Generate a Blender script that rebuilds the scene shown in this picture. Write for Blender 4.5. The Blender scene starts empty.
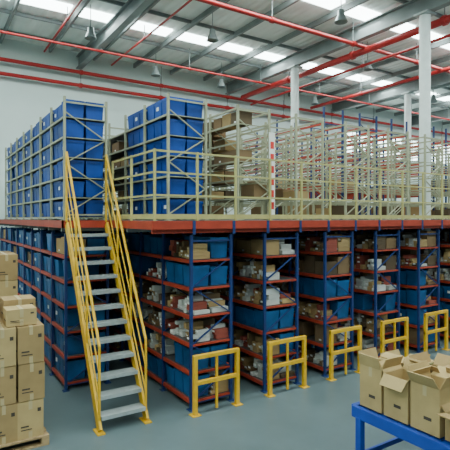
import bpy, math, random
from mathutils import Vector, Matrix
random.seed(7)
# ------------------------------------------------------------ materials
def mat(name, col, rough=0.6, metal=0.0, var=0.12, scale=6.0, emit=None, bump=0.0, spec=0.4):
    m=bpy.data.materials.new(name); m.use_nodes=True
    nt=m.node_tree; b=nt.nodes['Principled BSDF']
    b.inputs['Roughness'].default_value=rough; b.inputs['Metallic'].default_value=metal
    b.inputs['Specular IOR Level'].default_value=spec
    tc=nt.nodes.new('ShaderNodeTexCoord'); n=nt.nodes.new('ShaderNodeTexNoise')
    n.inputs['Scale'].default_value=scale; n.inputs['Detail'].default_value=5
    nt.links.new(tc.outputs['Object'],n.inputs['Vector'])
    r=nt.nodes.new('ShaderNodeValToRGB')
    r.color_ramp.elements[0].position=0.3; r.color_ramp.elements[1].position=0.7
    r.color_ramp.elements[0].color=(*[c*(1-var) for c in col],1)
    r.color_ramp.elements[1].color=(*[min(1,c*(1+var)) for c in col],1)
    nt.links.new(n.outputs['Fac'],r.inputs['Fac']); nt.links.new(r.outputs['Color'],b.inputs['Base Color'])
    if bump:
        bp=nt.nodes.new('ShaderNodeBump'); bp.inputs['Strength'].default_value=bump
        nt.links.new(n.outputs['Fac'],bp.inputs['Height']); nt.links.new(bp.outputs['Normal'],b.inputs['Normal'])
    if emit:
        b.inputs['Emission Color'].default_value=(*emit[0],1); b.inputs['Emission Strength'].default_value=emit[1]
    return m
M={}
M['blue']=mat('blue_rack_paint',(0.010,0.032,0.13),0.5)
M['orange']=mat('orange_beam_paint',(0.36,0.040,0.018),0.5)
M['beige']=mat('beige_rack_paint',(0.33,0.33,0.22),0.5)
M['yellow']=mat('yellow_safety_paint',(0.72,0.40,0.015),0.45,scale=9)
M['railyel']=mat('railing_paint',(0.44,0.39,0.15),0.5)
M['bin']=mat('blue_bin_plastic',(0.005,0.050,0.27),0.45,var=0.4,scale=2)
M['bin2']=mat('light_blue_bin_plastic',(0.005,0.085,0.24),0.45,var=0.45,scale=2)
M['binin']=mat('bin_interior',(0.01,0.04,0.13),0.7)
M['label']=mat('paper_label',(0.75,0.75,0.72),0.7,var=0.05)
M['ink']=mat('dark_print',(0.06,0.045,0.035),0.8)
M['c1']=mat('cardboard_tan',(0.36,0.235,0.10),0.8,scale=4)
M['c2']=mat('cardboard_brown',(0.19,0.115,0.055),0.85,scale=4)
M['c3']=mat('cardboard_light',(0.46,0.32,0.14),0.8,scale=4)
M['c4']=mat('carton_white',(0.52,0.52,0.48),0.8,scale=4)
M['c5']=mat('cardboard_dark',(0.10,0.065,0.035),0.85,scale=4)
M['c6']=mat('carton_red_print',(0.28,0.06,0.04),0.8,scale=4)
M['tape']=mat('packing_tape',(0.48,0.37,0.20),0.3,var=0.05)
M['steel']=mat('grey_steel',(0.40,0.44,0.44),0.45,metal=0.3,scale=12)
M['dsteel']=mat('dark_steel_shelf',(0.08,0.078,0.078),0.6)
M['beam']=mat('roof_steel',(0.20,0.225,0.225),0.5,scale=3)
M['deckf']=mat('mezzanine_deck',(0.12,0.115,0.105),0.6)
M['red']=mat('red_sprinkler_pipe',(0.38,0.018,0.018),0.4)
M['white']=mat('white_column_paint',(0.70,0.75,0.73),0.5,var=0.05)
M['wood']=mat('pallet_wood',(0.36,0.24,0.12),0.85,scale=14,var=0.3)
M['tblue']=mat('trolley_blue_paint',(0.008,0.055,0.36),0.4)
M['foil']=mat('plastic_wrap',(0.60,0.80,0.82),0.25)
M['lampg']=mat('lamp_housing',(0.22,0.25,0.25),0.35,metal=0.5)
M['sky']=mat('skylight_panel',(0.9,0.95,0.95),0.5,var=0.02,emit=((0.84,1.0,0.97),13.0))
M['win']=mat('window_glazing',(0.9,0.95,0.95),0.2,var=0.02,emit=((0.82,1.0,0.96),6.0))
M['signred']=mat('banner_red',(0.60,0.03,0.02),0.6)
M['wall']=mat('wall_paint',(0.60,0.69,0.665),0.8,var=0.05,scale=0.6)
def ribbed(name,col,freq):
    m=mat(name,col,0.6,var=0.08,scale=1.0); nt=m.node_tree; b=nt.nodes['Principled BSDF']
    w=nt.nodes.new('ShaderNodeTexWave'); w.bands_direction='X'; w.inputs['Scale'].default_value=freq
    tc=nt.nodes.new('ShaderNodeTexCoord'); nt.links.new(tc.outputs['Object'],w.inputs['Vector'])
    bp=nt.nodes.new('ShaderNodeBump'); bp.inputs['Strength'].default_value=0.6; bp.inputs['Distance'].default_value=0.05
    nt.links.new(w.outputs['Fac'],bp.inputs['Height']); nt.links.new(bp.outputs['Normal'],b.inputs['Normal'])
    return m
M['ceil']=ribbed('ceiling_deck',(0.80,0.86,0.83),1.2)
fm=mat('floor_concrete',(0.115,0.155,0.165),0.35,var=0.18,scale=0.9,bump=0.02,spec=0.5)
nt=fm.node_tree; b=nt.nodes['Principled BSDF']
n2=nt.nodes.new('ShaderNodeTexNoise'); n2.inputs['Scale'].default_value=3.5; n2.inputs['Detail'].default_value=8
mr=nt.nodes.new('ShaderNodeMapRange'); mr.inputs['To Min'].default_value=0.22; mr.inputs['To Max'].default_value=0.5
nt.links.new(n2.outputs['Fac'],mr.inputs['Value']); nt.links.new(mr.outputs['Result'],b.inputs['Roughness'])
M['floor']=fm
# ------------------------------------------------------------ mesh builder
class MB:
    def __init__(s): s.v=[];s.f=[];s.m=[]
    def quadbox(s,c8,k):
        o=len(s.v); s.v+=[tuple(c) for c in c8]
        for q in ((0,3,2,1),(4,5,6,7),(0,1,5,4),(1,2,6,5),(2,3,7,6),(3,0,4,7)):
            s.f.append(tuple(o+i for i in q)); s.m.append(k)
    def box(s,x0,y0,z0,x1,y1,z1,k):
        s.quadbox([(x0,y0,z0),(x1,y0,z0),(x1,y1,z0),(x0,y1,z0),(x0,y0,z1),(x1,y0,z1),(x1,y1,z1),(x0,y1,z1)],k)
    def beam(s,p,q,w,h,k,up=(0,0,1)):
        p=Vector(p);q=Vector(q);d=(q-p).normalized(); up=Vector(up)
        if abs(d.dot(up))>0.99: up=Vector((0,1,0))
        a=d.cross(up).normalized()*w/2; b=a.cross(d).normalized()*h/2
        s.quadbox([p-a-b,p+a-b,q+a-b,q-a-b,p-a+b,p+a+b,q+a+b,q-a+b],k)
    def tube(s,p,q,r,k,n=8):
        p=Vector(p);q=Vector(q);d=(q-p).normalized(); up=Vector((0,0,1))
        if abs(d.dot(up))>0.99: up=Vector((0,1,0))
        a=d.cross(up).normalized(); b=a.cross(d).normalized(); o=len(s.v)
        for c in (p,q):
            for i in range(n):
                t=2*math.pi*i/n; s.v.append(tuple(c+r*(a*math.cos(t)+b*math.sin(t))))
        for i in range(n):
            j=(i+1)%n; s.f.append((o+i,o+j,o+n+j,o+n+i)); s.m.append(k)
        s.f.append(tuple(o+i for i in reversed(range(n)))); s.m.append(k)
        s.f.append(tuple(o+n+i for i in range(n))); s.m.append(k)
    def lathe(s,c,prof,k,n=16):
        o=len(s.v)
        for r,z in prof:
            for i in range(n):
                t=2*math.pi*i/n; s.v.append((c[0]+r*math.cos(t),c[1]+r*math.sin(t),c[2]+z))
        for a in range(len(prof)-1):
            for i in range(n):
                j=(i+1)%n; s.f.append((o+a*n+i,o+a*n+j,o+(a+1)*n+j,o+(a+1)*n+i)); s.m.append(k)
    def bin(s,x0,y0,z0,x1,y1,z1,k,face=-1):
        t=0.018; h=z1-z0; o=len(s.v)
        s.v+=[(x0+t,y0+t,z0),(x1-t,y0+t,z0),(x1-t,y1-t,z0),(x0+t,y1-t,z0)]
        zr=z1-h*0.16
        s.v+=[(x0+t*.3,y0+t*.3,zr),(x1-t*.3,y0+t*.3,zr),(x1-t*.3,y1-t*.3,zr),(x0+t*.3,y1-t*.3,zr)]
        for z in (zr,z1): s.v+=[(x0,y0,z),(x1,y0,z),(x1,y1,z),(x0,y1,z)]
        i=t*1.1
        s.v+=[(x0+i,y0+i,z1),(x1-i,y0+i,z1),(x1-i,y1-i,z1),(x0+i,y1-i,z1)]
        zi=z0+h*0.55
        s.v+=[(x0+i,y0+i,zi),(x1-i,y0+i,zi),(x1-i,y1-i,zi),(x0+i,y1-i,zi)]
        def ring(a,c,m):
            for q in range(4):
                r=(q+1)%4; s.f.append((o+a+q,o+a+r,o+c+r,o+c+q)); s.m.append(m)
        s.f.append((o+3,o+2,o+1,o)); s.m.append(k)
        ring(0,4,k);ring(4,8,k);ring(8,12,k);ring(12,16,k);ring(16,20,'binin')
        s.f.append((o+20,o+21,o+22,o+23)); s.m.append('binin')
        if random.random()<0.12:
            w=(y1-y0)*0.25; ym=(y0+y1)/2
            xf=x0+t*.2 if face<0 else x1-t*.2
            s.box(xf-0.006,ym-w/2,z0+h*.45,xf+0.006,ym+w/2,z0+h*.65,'label')
    def carton(s,x0,y0,z0,x1,y1,z1,k,detail=False):
        s.box(x0,y0,z0,x1,y1,z1,k)
        e=0.003
        if detail:
            xm=(x0+x1)/2; w=0.02
            s.box(xm-w,y0-e,z1-0.10,xm+w,y1+e,z1+e,'tape')
            s.box(xm-w,y0-e,z0,xm+w,y0,z0+0.08,'tape')
            s.box(x0+.04,y0-e,z0+(z1-z0)*.30,x0+.04+(x1-x0)*.3,y0,z0+(z1-z0)*.34,'ink')
            s.box(x0+.04,y0-e,z0+(z1-z0)*.22,x0+.04+(x1-x0)*.42,y0,z0+(z1-z0)*.245,'ink')
            s.box(x0-e,y0+.06,z0+(z1-z0)*.3,x0,y0+.2,z0+(z1-z0)*.36,'ink')
            s.box(x1,y0+.06,z0+(z1-z0)*.5,x1+e,y0+.2,z0+(z1-z0)*.75,'label')
            s.box(x1-.07,y0-e,z0+(z1-z0)*.68,x1-.03,y0,z0+(z1-z0)*.78,'ink')
        elif random.random()<.4:
            ym=(y0+y1)/2
            s.box(x0-e,ym-.03,z0+.03,x0,ym+.03,z0+.06,'label' )
    def obj(s,name,bevel=0,smooth=False):
        me=bpy.data.meshes.new(name); me.from_pydata(s.v,[],s.f)
        used=sorted(set(s.m)); idx={k:i for i,k in enumerate(used)}
        for k in used: me.materials.append(M[k])
        me.polygons.foreach_set('material_index',[idx[k] for k in s.m])
        if smooth: me.polygons.foreach_set('use_smooth',[True]*len(s.f))
        me.update()
        ob=bpy.data.objects.new(name,me); bpy.context.scene.collection.objects.link(ob)
        if bevel:
            b=ob.modifiers.new('bevel','BEVEL'); b.width=bevel; b.segments=2; b.limit_method='ANGLE'
        return ob
# ------------------------------------------------------------ room shell
UL,UR,VF,VB,HC=-9,36,-16,11,8.75
def shell(name,*a):
    m=MB(); m.box(*a); return m.obj(name)
shell('floor',UL,VF,-0.1,UR,VB,0,'floor')
shell('wall_back',UL,VB,0,UR,VB+.2,HC,'wall')
shell('wall_left',UL-.2,VF,0,UL,VB+.2,HC,'wall')
shell('wall_right',UR,VF,0,UR+.2,VB+.2,HC,'wall')
shell('ceiling',UL,VF,HC,UR,VB,HC+.1,'ceil')
strips=[7.6,3.3,-1.0,-5.3,-9.6]
m=MB()
for v in strips:
    u=UL+.18
    while u<UR-1.5:
        m.box(u,v-.27,HC-.05,u+1.3,v+.27,HC-.001,'sky'); u+=1.55
m.obj('skylight_strips')
m=MB()
def ibeam(m,p,q,w,h,k):
    p=Vector(p);q=Vector(q); t=0.03
    m.beam(p,q,.03,h,k)
    for s_ in (-1,1):
        o=Vector((0,0,s_*(h/2))); m.beam(p+o,q+o,w,t,k)
for u in (-4.8,1.4,7.75,14.1,20.4,26.7,33):
    ibeam(m,(u,VF,HC-.38),(u,VB,HC-.38),.2,.42,'beam')
m.obj('roof_rafters')
m=MB()
u=UL+.1
while u<UR:
    m.beam((u,VF,HC-.12),(u,VB,HC-.12),.07,.16,'beam'); u+=1.55
m.obj('roof_joists')
m=MB()
for v in (10.2,8.6,6.4,4.9,2.1,.6,-2.4,-3.9,-6.8,-8.3):
    m.beam((UL,v,HC-.07),(UR,v,HC-.07),.05,.10,'beam')
m.obj('roof_purlins')
n=1
for u in (15.0,17.5,20.0,22.5,25.0,27.5,30.0):
    m=MB(); m.box(u,VB-.03,6.1,u+2.1,VB-.005,7.3,'win')
    for k in range(5): m.box(u+k*.5125,VB-.06,6.1,u+k*.5125+.05,VB-.031,7.3,'white')
    for z in (6.06,6.7,7.28): m.box(u,VB-.07,z,u+2.1,VB-.031,z+.05,'white')
    m.obj('window_%d'%n); n+=1
for (u,v) in ((7.75,1.5),(7.75,6.6),(14.1,1.5),(14.1,6.6),(20.4,6.6),(26.7,6.6),(-4.8,6.6)):
    m=MB(); m.tube((u,v,0),(u,v,HC-.63),.14,'white',20)
    m.box(u-.22,v-.22,0.0,u+.22,v+.22,.04,'steel'); m.box(u-.2,v-.2,HC-.66,u+.2,v+.2,HC-.61,'steel')
    m.obj('steel_column')
# ------------------------------------------------------------ pipes
def pipe(pts,r):
    m=MB()
    for a,b_ in zip(pts,pts[1:]):
        m.tube(a,b_,r,'red',12)
        L=(Vector(b_)-Vector(a)).length; d=(Vector(b_)-Vector(a)).normalized()
        t=1.0
        while t<L:
            c=Vector(a)+d*t; m.tube(c-d*.05,c+d*.05,r*1.35,'red',12)
            m.beam(c+Vector((0,0,r)),(c.x,c.y,min(HC-.05,c.z+.75)),.02,.02,'beam'); t+=3.1
    m.obj('sprinkler_pipe')
XL,XR=UL+.1,UR-.1
pipe([(XL,10.7,7.95),(XR,10.7,7.95)],.065)
pipe([(XL,10.75,7.5),(XR,10.75,7.5)],.065)
pipe([(XL,3.8,8.05),(XR,3.8,8.05)],.06)
pipe([(8.15,-6,7.95),(8.15,10.4,7.95)],.10)
pipe([(8.6,-6,7.7),(8.6,10.4,7.7)],.04)
pipe([(2.4,-6,8.3),(2.4,10.4,8.3)],.03)
pipe([(.1,-6,8.35),(.1,10.4,8.35)],.03)
pipe([(12.1,-6,8.0),(12.1,10.4,8.0)],.07)
pipe([(XL,8.4,8.0),(XR,8.4,8.0)],.035)
for (u,v) in ((.6,6.9),(3.5,5.2),(3.5,9.0),(9.2,4.6),(11,9),(6.2,9),(5.6,2.4),(15,6)):
    m=MB()
    m.tube((u,v,HC-.06),(u,v,HC-.75),.012,'beam',6)
    m.lathe((u,v,HC-1.0),[(0.0,.30),(.08,.30),(.09,.18),(.11,.14),(.16,.02),(.17,0),(.155,.0),(.10,.12),(0,.13)],'lampg')
    m.obj('highbay_lamp',smooth=True)
# ------------------------------------------------------------ racks
PITCH=1.345; W=.73; ZM=2.76
NR=11
def row_u(i): return (i-1)*PITCH
def rack(name,u0,v0,nb,bl,zb,h,levels,up,bm,shelf=True,brace=True,bh=.055,pw=.04):
    m=MB(); u1=u0+W
    for b_ in range(nb+1):
        v=v0+b_*bl
        for u in (u0,u1-pw):
            m.box(u,v-.022,zb,u+pw,v+.022,zb+h,up)
            m.box(u-.03,v-.05,zb,u+.07,v+.05,zb+.012,up)
        if brace:
            z=zb+.1; s_=0
            st=.42
            while z+st<=zb+h:
                a,c=(u0+.03,u1-.03) if s_%2==0 else (u1-.03,u0+.03)
                m.beam((a,v,z),(c,v,z+st),.018,.022,up,up=(0,1,0)); z+=st; s_+=1
            m.box(u0,v-.012,zb+.08,u1,v+.012,zb+.105,up); m.box(u0,v-.012,zb+h-.1,u1,v+.012,zb+h-.075,up)
    for z in levels:
        for b_ in range(nb):
            a=v0+b_*bl+.025; c=a+bl-.05
            m.box(u0+.003,a,zb+z-bh,u0+.035,c,zb+z,bm)
            m.box(u1-.035,a,zb+z-bh,u1-.003,c,zb+z,bm)
            if shelf: m.box(u0+.035,a,zb+z-.025,u1-.035,c,zb+z-.005,'dsteel')
        for v in (v0,v0+nb*bl):
            m.box(u0+.045,v-.015,zb+z-bh*.7,u1-.045,v+.015,zb+z-.01,bm if shelf else up)
    return m.obj(name)
def fill(u0,v0,nb,bl,zb,levels,gap,pick,bh=.76,miss=.05):
    mb=MB();mc=MB()
    for li,z in enumerate(levels):
        for b_ in range(nb):
            a=v0+b_*bl+.03; c=a+bl-.06
            kind=pick(b_,li)
            for side in (-1,1):
                x0,x1=(u0+.045,u0+W/2-.01) if side<0 else (u0+W/2+.01,u0+W-.045)
                zz=zb+z+.002
                kk=kind if side<0 else pick(b_,li)
                if kk in('bin','bin2'):
                    n=3; w=(c-a)/n; hh=gap*bh
                    for q in range(n):
                        if random.random()<miss: continue
                        mb.bin(x0,a+q*w+.006,zz,x1,a+(q+1)*w-.006,zz+hh*random.choice((1,1,1,.9)),kk,side)
                elif kk=='small':
                    y=a
                    while y<c-.10:
                        w=random.uniform(.06,.14); t=random.choice((1,2,2,3,4)); hh=random.uniform(.05,.09)
                        col=random.choice(('c1','c3','c4','c4','c2','c5','c6','c1','c4'))
                        for q in range(t):
                            if (q+1)*hh<gap-.08:
                                jx=random.uniform(0,.10); mc.carton(x0+jx,y,zz+q*hh,x1,y+w-.008,zz+(q+1)*hh-.003,col)
                        y+=w
                elif kk=='big':
                    n=random.choice((2,2,3)); w=(c-a)/n
                    for q in range(n):
                        if random.random()<.12: continue
                        hh=gap*random.uniform(.5,.8)
                        mc.carton(x0+random.uniform(0,.05),a+q*w+.01,zz,x1,a+(q+1)*w-.015,zz+hh,random.choice(('c1','c2','c2','c5')))
    if mb.v: mb.obj('plastic_bins')
    if mc.v: mc.obj('cartons')
LL=[.14,.55,.96,1.37,1.78,2.19]
for i in range(NR):
    u0=row_u(i); v0=1.82 if i==0 else .06; nb=9 if i==0 else 11; bl=.94
    rack('lower_storage_rack',u0,v0,nb,bl,0,2.55,LL,'blue','orange')
    def pick(b_,li,i=i):
        r=random.random()
        if i==0: return 'bin2' if r<.85 else 'big'
        if i==1:
            if b_==0 and li in(1,3,4): return {1:'bin2',3:'small',4:'bin2'}[li]
            if b_<2: return ('small','small','small','bin2')[int(r*4)]
            return 'bin2' if r<.4 else 'small'
        if li>=4: return 'big' if r<.6 else 'small' if r<.9 else None
        if li in(2,3): return 'bin2' if r<.65 else 'small'
        return 'bin2' if r<.4 else 'small' if r<.85 else 'big' if r<.95 else None
    fill(u0,v0,nb,bl,0,LL,.41,pick)
UV=.82; UH=2.03
UL6=[.06,.39,.72,1.05,1.38,1.71]
rack('upper_storage_rack',row_u(0),1.9,7,.94,ZM,UH,UL6,'beige','beige',bh=.03,pw=.035)
fill(row_u(0),1.9,7,.94,ZM,UL6,.34,lambda b_,l:'bin',bh=.84,miss=.02)
rack('upper_storage_rack',row_u(1),UV,9,.94,ZM,UH,UL6,'beige','beige',bh=.03,pw=.035)
fill(row_u(1),UV,9,.94,ZM,UL6,.34,lambda b_,l:'bin' if b_<2 else (None if random.random()<.9 else 'big'),bh=.84,miss=.02)
EL=[.06,.39,.72,1.05,1.38,1.71,1.98]
for i in range(2,NR):
    nb=9 if i<5 else 2
    rack('upper_storage_rack',row_u(i),UV,nb,.94,ZM,UH,EL,'beige','beige',shelf=False,bh=.03,pw=.035)
    if i==2: pk=lambda b_,l:'big' if b_==1 and random.random()<.6 else ('big' if random.random()<.12 else None)
    else: pk=lambda b_,l:'big' if (l<2 and random.random()<.14) else None
    fill(row_u(i),UV,nb,.94,ZM,EL[:-1],.33,pk)
    if i>=5:
        rack('tall_storage_rack',row_u(i),UV+2*.94+.1,3,1.9,ZM,2.9,[.1,.9,1.7,2.5],'blue','orange',shelf=False,brace=(i%2==0))
        fill(row_u(i),UV+2*.94+.1,3,1.9,ZM,[.1,.9],.6,lambda b_,l:'big' if random.random()<.2 else None)
# mezzanine
m=MB()
UE=row_u(NR-1)+W+.1
m.box(-.6,0,ZM-.05,UE,10.5,ZM-.001,'deckf'); m.box(-1.37,1.8,ZM-.05,-.6,10.5,ZM-.001,'deckf')
zb0,zb1=ZM-.14,ZM-.0
m.box(-.6,-.03,zb0+.02,UE,-.001,zb1,'orange')
m.box(-.63,-.03,zb0+.02,-.601,1.8,zb1,'orange')
m.box(-1.4,1.77,zb0+.02,-.63,1.799,zb1,'orange')
m.box(-1.4,1.77,zb0+.02,-1.371,10.5,zb1,'orange')
m.box(UE,-.03,zb0,UE+.03,10.5,zb1,'orange')
for k in range(12):
    v=.06+k*.94
    m.box(-.6 if v<1.8 else -1.37,v-.025,zb0-.04,UE,v+.025,ZM-.051,'orange' if k==0 else 'beam')
for i in range(1,NR):
    for u in (row_u(i)-.005,row_u(i)+W-.045):
        m.box(u,-.036,zb0-.06,u+.05,-.0305,zb1,'blue')
m.obj('mezzanine_platform')
m=MB()
def railing(m,p,q,h,step,k,rails,skip=False):
    p=Vector(p);q=Vector(q);L=(q-p).length;n=max(1,round(L/step))
    for j in range(1 if skip else 0,n+1):
        c=p.lerp(q,j/n); m.box(c.x-.016,c.y-.016,c.z,c.x+.016,c.y+.016,c.z+h,k)
    e=(q-p).normalized()*(.021 if skip else 0)
    for r in rails: m.beam(p+e+Vector((0,0,r)),q+Vector((0,0,r)),.026,.026,k)
    m.beam(p+e+Vector((0,0,.06)),q+Vector((0,0,.06)),.012,.07,k)
railing(m,(-.57,.03,ZM),(UE,.03,ZM),1.0,PITCH/2,'railyel',(.36,.68,.98))
railing(m,(-.57,.03,ZM),(-.57,1.75,ZM),1.0,.85,'railyel',(.36,.68,.98),True)
m.obj('mezzanine_railing')
m=MB()
u=row_u(2)+W; m.box(u-.06,UV-.06,ZM+.05,u+.07,UV-.045,ZM+1.6,'label')
for z in (.2,.42,.64,.86,1.08,1.3): m.box(u-.035,UV-.063,ZM+z,u+.045,UV-.06,ZM+z+.13,'signred')
m.obj('banner_strip')
# ------------------------------------------------------------ guards
for i in range(1,NR):
    u0=row_u(i)-.02; u1=row_u(i)+W-.03; v=-.13; m=MB()
    for u in (u0,u1): 
        m.beam((u,v,0),(u,v,.84),.06,.06,'yellow'); m.box(u-.07,v-.07,0,u+.07,v+.07,.012,'yellow')
    um=(u0+u1)/2; m.beam((um,v,.03),(um,v,.82),.035,.035,'yellow')
    for z in (.82,.45): m.beam((u0-.03,v,z),(u1+.03,v,z),.055,.06,'yellow')
    m.obj('rack_end_guard',bevel=.006)
# ------------------------------------------------------------ staircase
m=MB()
ua,ub=-1.33,-.68; va,vb=.08,1.76; N=13
rise=ZM/N; run=(vb-va)/(N-1)
for u in (ua,ub):
    m.beam((u,va-.02,.03),(u,vb-.02,ZM-.06),.035,.13,'yellow')
    m.beam((u,va-.1,.0075),(u,va+.12,.0075),.1,.015,'yellow')
for k in range(1,N):
    v=va+(k-1)*run+.06; z=k*rise
    m.box(ua+.02,v-.1,z-.045,ub-.02,v+.1,z-.005,'steel')
    m.box(ua+.02,v-.105,z-.05,ub-.02,v-.09,z,'steel')
for u in (ua,ub):
    P=[(u,va+t*(vb-va),t*(ZM-.02)) for t in (0,.33,.66,1)]
    for p in P: m.tube(p,(p[0],p[1],p[2]+1.12),.018,'yellow',10)
    for h in (1.12,.75,.4): 
        a,c=Vector(P[0]),Vector(P[-1]); o=Vector((0,0,h)); m.tube(a+o,c+o,.02 if h>1 else .011,'yellow',10)
m.obj('steel_staircase')
# ------------------------------------------------------------ pallet + cartons left
def pallet(name,x0,y0,x1,y1):
    m=MB()
    for t in (0,.5,1):
        x=x0+(x1-x0-.09)*t; m.box(x,y0,0.02,x+.09,y1,.10,'wood')
    n=7
    for j in range(n):
        y=y0+(y1-y0-.09)*j/(n-1); m.box(x0,y,.1,x1,y+.09,.12,'wood')
    for j in (0,.5,1):
        y=y0+(y1-y0-.09)*j; m.box(x0,y,0,x1,y+.09,.02,'wood')
    return m.obj(name)
pallet('wooden_pallet',-3.3,.1,-1.95,1.25)
m=MB()
cw=.30; dv=.36
for a in range(4):
    for b_ in range(3):
        for l in range(3):
            x1=-2.0-a*(cw+.012); x0=x1-cw; y0=.14+b_*(dv+.012); z0=.121+l*.455
            j=random.uniform(-.01,.01)
            m.carton(x0+j,y0+abs(j),z0,x1+j,y0+dv,z0+.445,random.choice(('c1','c3','c1')),True)
z=.122+3*.455
m.carton(-2.42,.2,z,-2.08,.5,z+.20,'c3',True)
m.carton(-2.4,.58,z,-2.02,.95,z+.26,'c1',True)
m.carton(-2.85,.25,z,-2.5,.55,z+.16,'c3',True)
m.carton(-2.88,.65,z,-2.5,1.0,z+.34,'c1',True)
m.obj('stacked_cartons')
pallet('wooden_pallet',-3.0,2.2,-1.9,3.3)
m=MB()
for a in range(3):
    for b_ in range(2):
        for l in range(5):
            x1=-1.98-a*.34; y0=2.25+b_*.5; z0=.121+l*.42
            if l==4 and a==2: continue
            m.carton(x1-.32,y0,z0,x1,y0+.48,z0+.41,random.choice(('c1','c3','c2')),True)
m.obj('stacked_cartons')
# ------------------------------------------------------------ blue packing table with open cartons
m=MB(); x0,x1,y0,y1,zt=.62,2.3,-4.9,-2.46,.8
for (a,c) in (((x0,y0),(x0,y1)),((x1,y0),(x1,y1))):
    m.box(a[0]-.025,a[1],zt-.12,a[0]+.025,c[1],zt,'tblue')
    m.box(a[0]-.015,a[1],.2,a[0]+.015,c[1],.26,'tblue')
for y in (y0,y1):
    m.box(x0,y-.025,zt-.12,x1,y+.025,zt,'tblue'); m.box(x0,y-.015,.2,x1,y+.015,.26,'tblue')
k=y0+.1
while k<y1-.05: m.box(x0+.025,k,zt-.05,x1-.025,k+.1,zt-.02,'tblue'); k+=.115
for x in (x0,x1):
    for y in (y0+.03,y0+1.2,y1-.03-.1): m.box(x-.035,y,0,x+.035,y+.07,zt-.1,'tblue')
m.obj('blue_packing_table',bevel=.005)
def open_carton(m,x0,y0,z0,x1,y1,z1,k,fa=(50,60,40,55)):
    t=.008
    m.box(x0,y0,z0,x1,y1,z0+t,k)
    m.box(x0,y0,z0+t,x0+t,y1,z1,k);m.box(x1-t,y0,z0+t,x1,y1,z1,k)
    m.box(x0+t,y0,z0+t,x1-t,y0+t,z1,k);m.box(x0+t,y1-t,z0+t,x1-t,y1,z1,k)
    L=(x1-x0)*.42
    def flap(p,q,out,ang):
        a=math.radians(ang); d=Vector(out)*math.sin(a)*L+Vector((0,0,math.cos(a)*L))
        p=Vector(p);q=Vector(q); nrm=(q-p).cross(d).normalized()*t/2; e=(q-p).normalized()*.012
        m.quadbox([p-nrm,q-nrm,q+nrm,p+nrm,p+e+d-nrm,q-e+d-nrm,q-e+d+nrm,p+e+d+nrm],k)
    flap((x0,y0,z1),(x0,y1,z1),(-1,0,0),fa[0]); flap((x1,y1,z1),(x1,y0,z1),(1,0,0),fa[1])
    flap((x1,y0,z1),(x0,y0,z1),(0,-1,0),fa[2]); flap((x0,y1,z1),(x1,y1,z1),(0,1,0),fa[3])
    m.box(x0-.002,y0+.08,z0+.12,x0,y0+.16,z0+.15,'ink'); m.box(x0-.002,(y0+y1)/2-.02,z1-.1,x0,(y0+y1)/2+.02,z1,'tape')
    m.box(x0+.08,y0-.002,z0+.2,x0+.16,y0,z0+.23,'ink')
zt+=.002
for spec in ((.68,-2.78,.98,-2.5,.44,(15,60,20,15)),(.68,-3.09,.98,-2.81,.42,(140,30,25,35)),(.68,-3.42,1.0,-3.12,.44,(35,60,25,15)),(.70,-3.80,1.05,-3.46,.24,(80,100,60,40)),
             (1.06,-2.82,1.4,-2.5,.34,(25,60,40,20)),(1.08,-3.2,1.42,-2.86,.4,(30,40,50,20)),(1.1,-3.6,1.45,-3.24,.40,(20,60,50,60)),(.70,-4.22,1.1,-3.84,.3,(30,70,60,60))):
    m=MB(); open_carton(m,spec[0],spec[1],zt,spec[2],spec[3],zt+spec[4],random.choice(('c1','c3')),spec[5]); m.obj('open_carton')
for (x,y,z) in ((1.23,-2.66,zt+.30),(.875,-3.63,zt+.20),(1.25,-3.03,zt+.36)):
    m=MB(); n=10
    for a in range(n):
        for b_ in range(n):
            m.v.append((x+(a/(n-1)-.5)*.28,y+(b_/(n-1)-.5)*.27,z-.02+random.uniform(-.03,.09)*(1 if 0<a<n-1 and 0<b_<n-1 else .2)))
    for a in range(n-1):
        for b_ in range(n-1):
            m.f.append((a*n+b_,(a+1)*n+b_,(a+1)*n+b_+1,a*n+b_+1)); m.m.append('foil')
    m.obj('plastic_wrap')
# ------------------------------------------------------------ lights
for v in strips:
    for uc in (0,18):
        l=bpy.data.lights.new('skylight_light','AREA'); l.shape='RECTANGLE'; l.size=17; l.size_y=.8; l.energy=430; l.color=(.83,1,.96)
        o=bpy.data.objects.new('skylight_light',l); o.location=(uc,v,HC-.3); bpy.context.scene.collection.objects.link(o)
w=bpy.data.worlds.new('world'); bpy.context.scene.world=w; w.use_nodes=True
w.node_tree.nodes['Background'].inputs[0].default_value=(.72,.92,1,1); w.node_tree.nodes['Background'].inputs[1].default_value=.2
# ------------------------------------------------------------ camera
cd=bpy.data.cameras.new('camera'); cam=bpy.data.objects.new('camera',cd); bpy.context.scene.collection.objects.link(cam)
cd.sensor_width=36; cd.lens=466/450*36; cd.shift_y=-7/450
cam.location=(-3.24,-5.92,2.8); cam.rotation_euler=(math.radians(90),0,-math.atan2(.541,.841))
bpy.context.scene.camera=cam
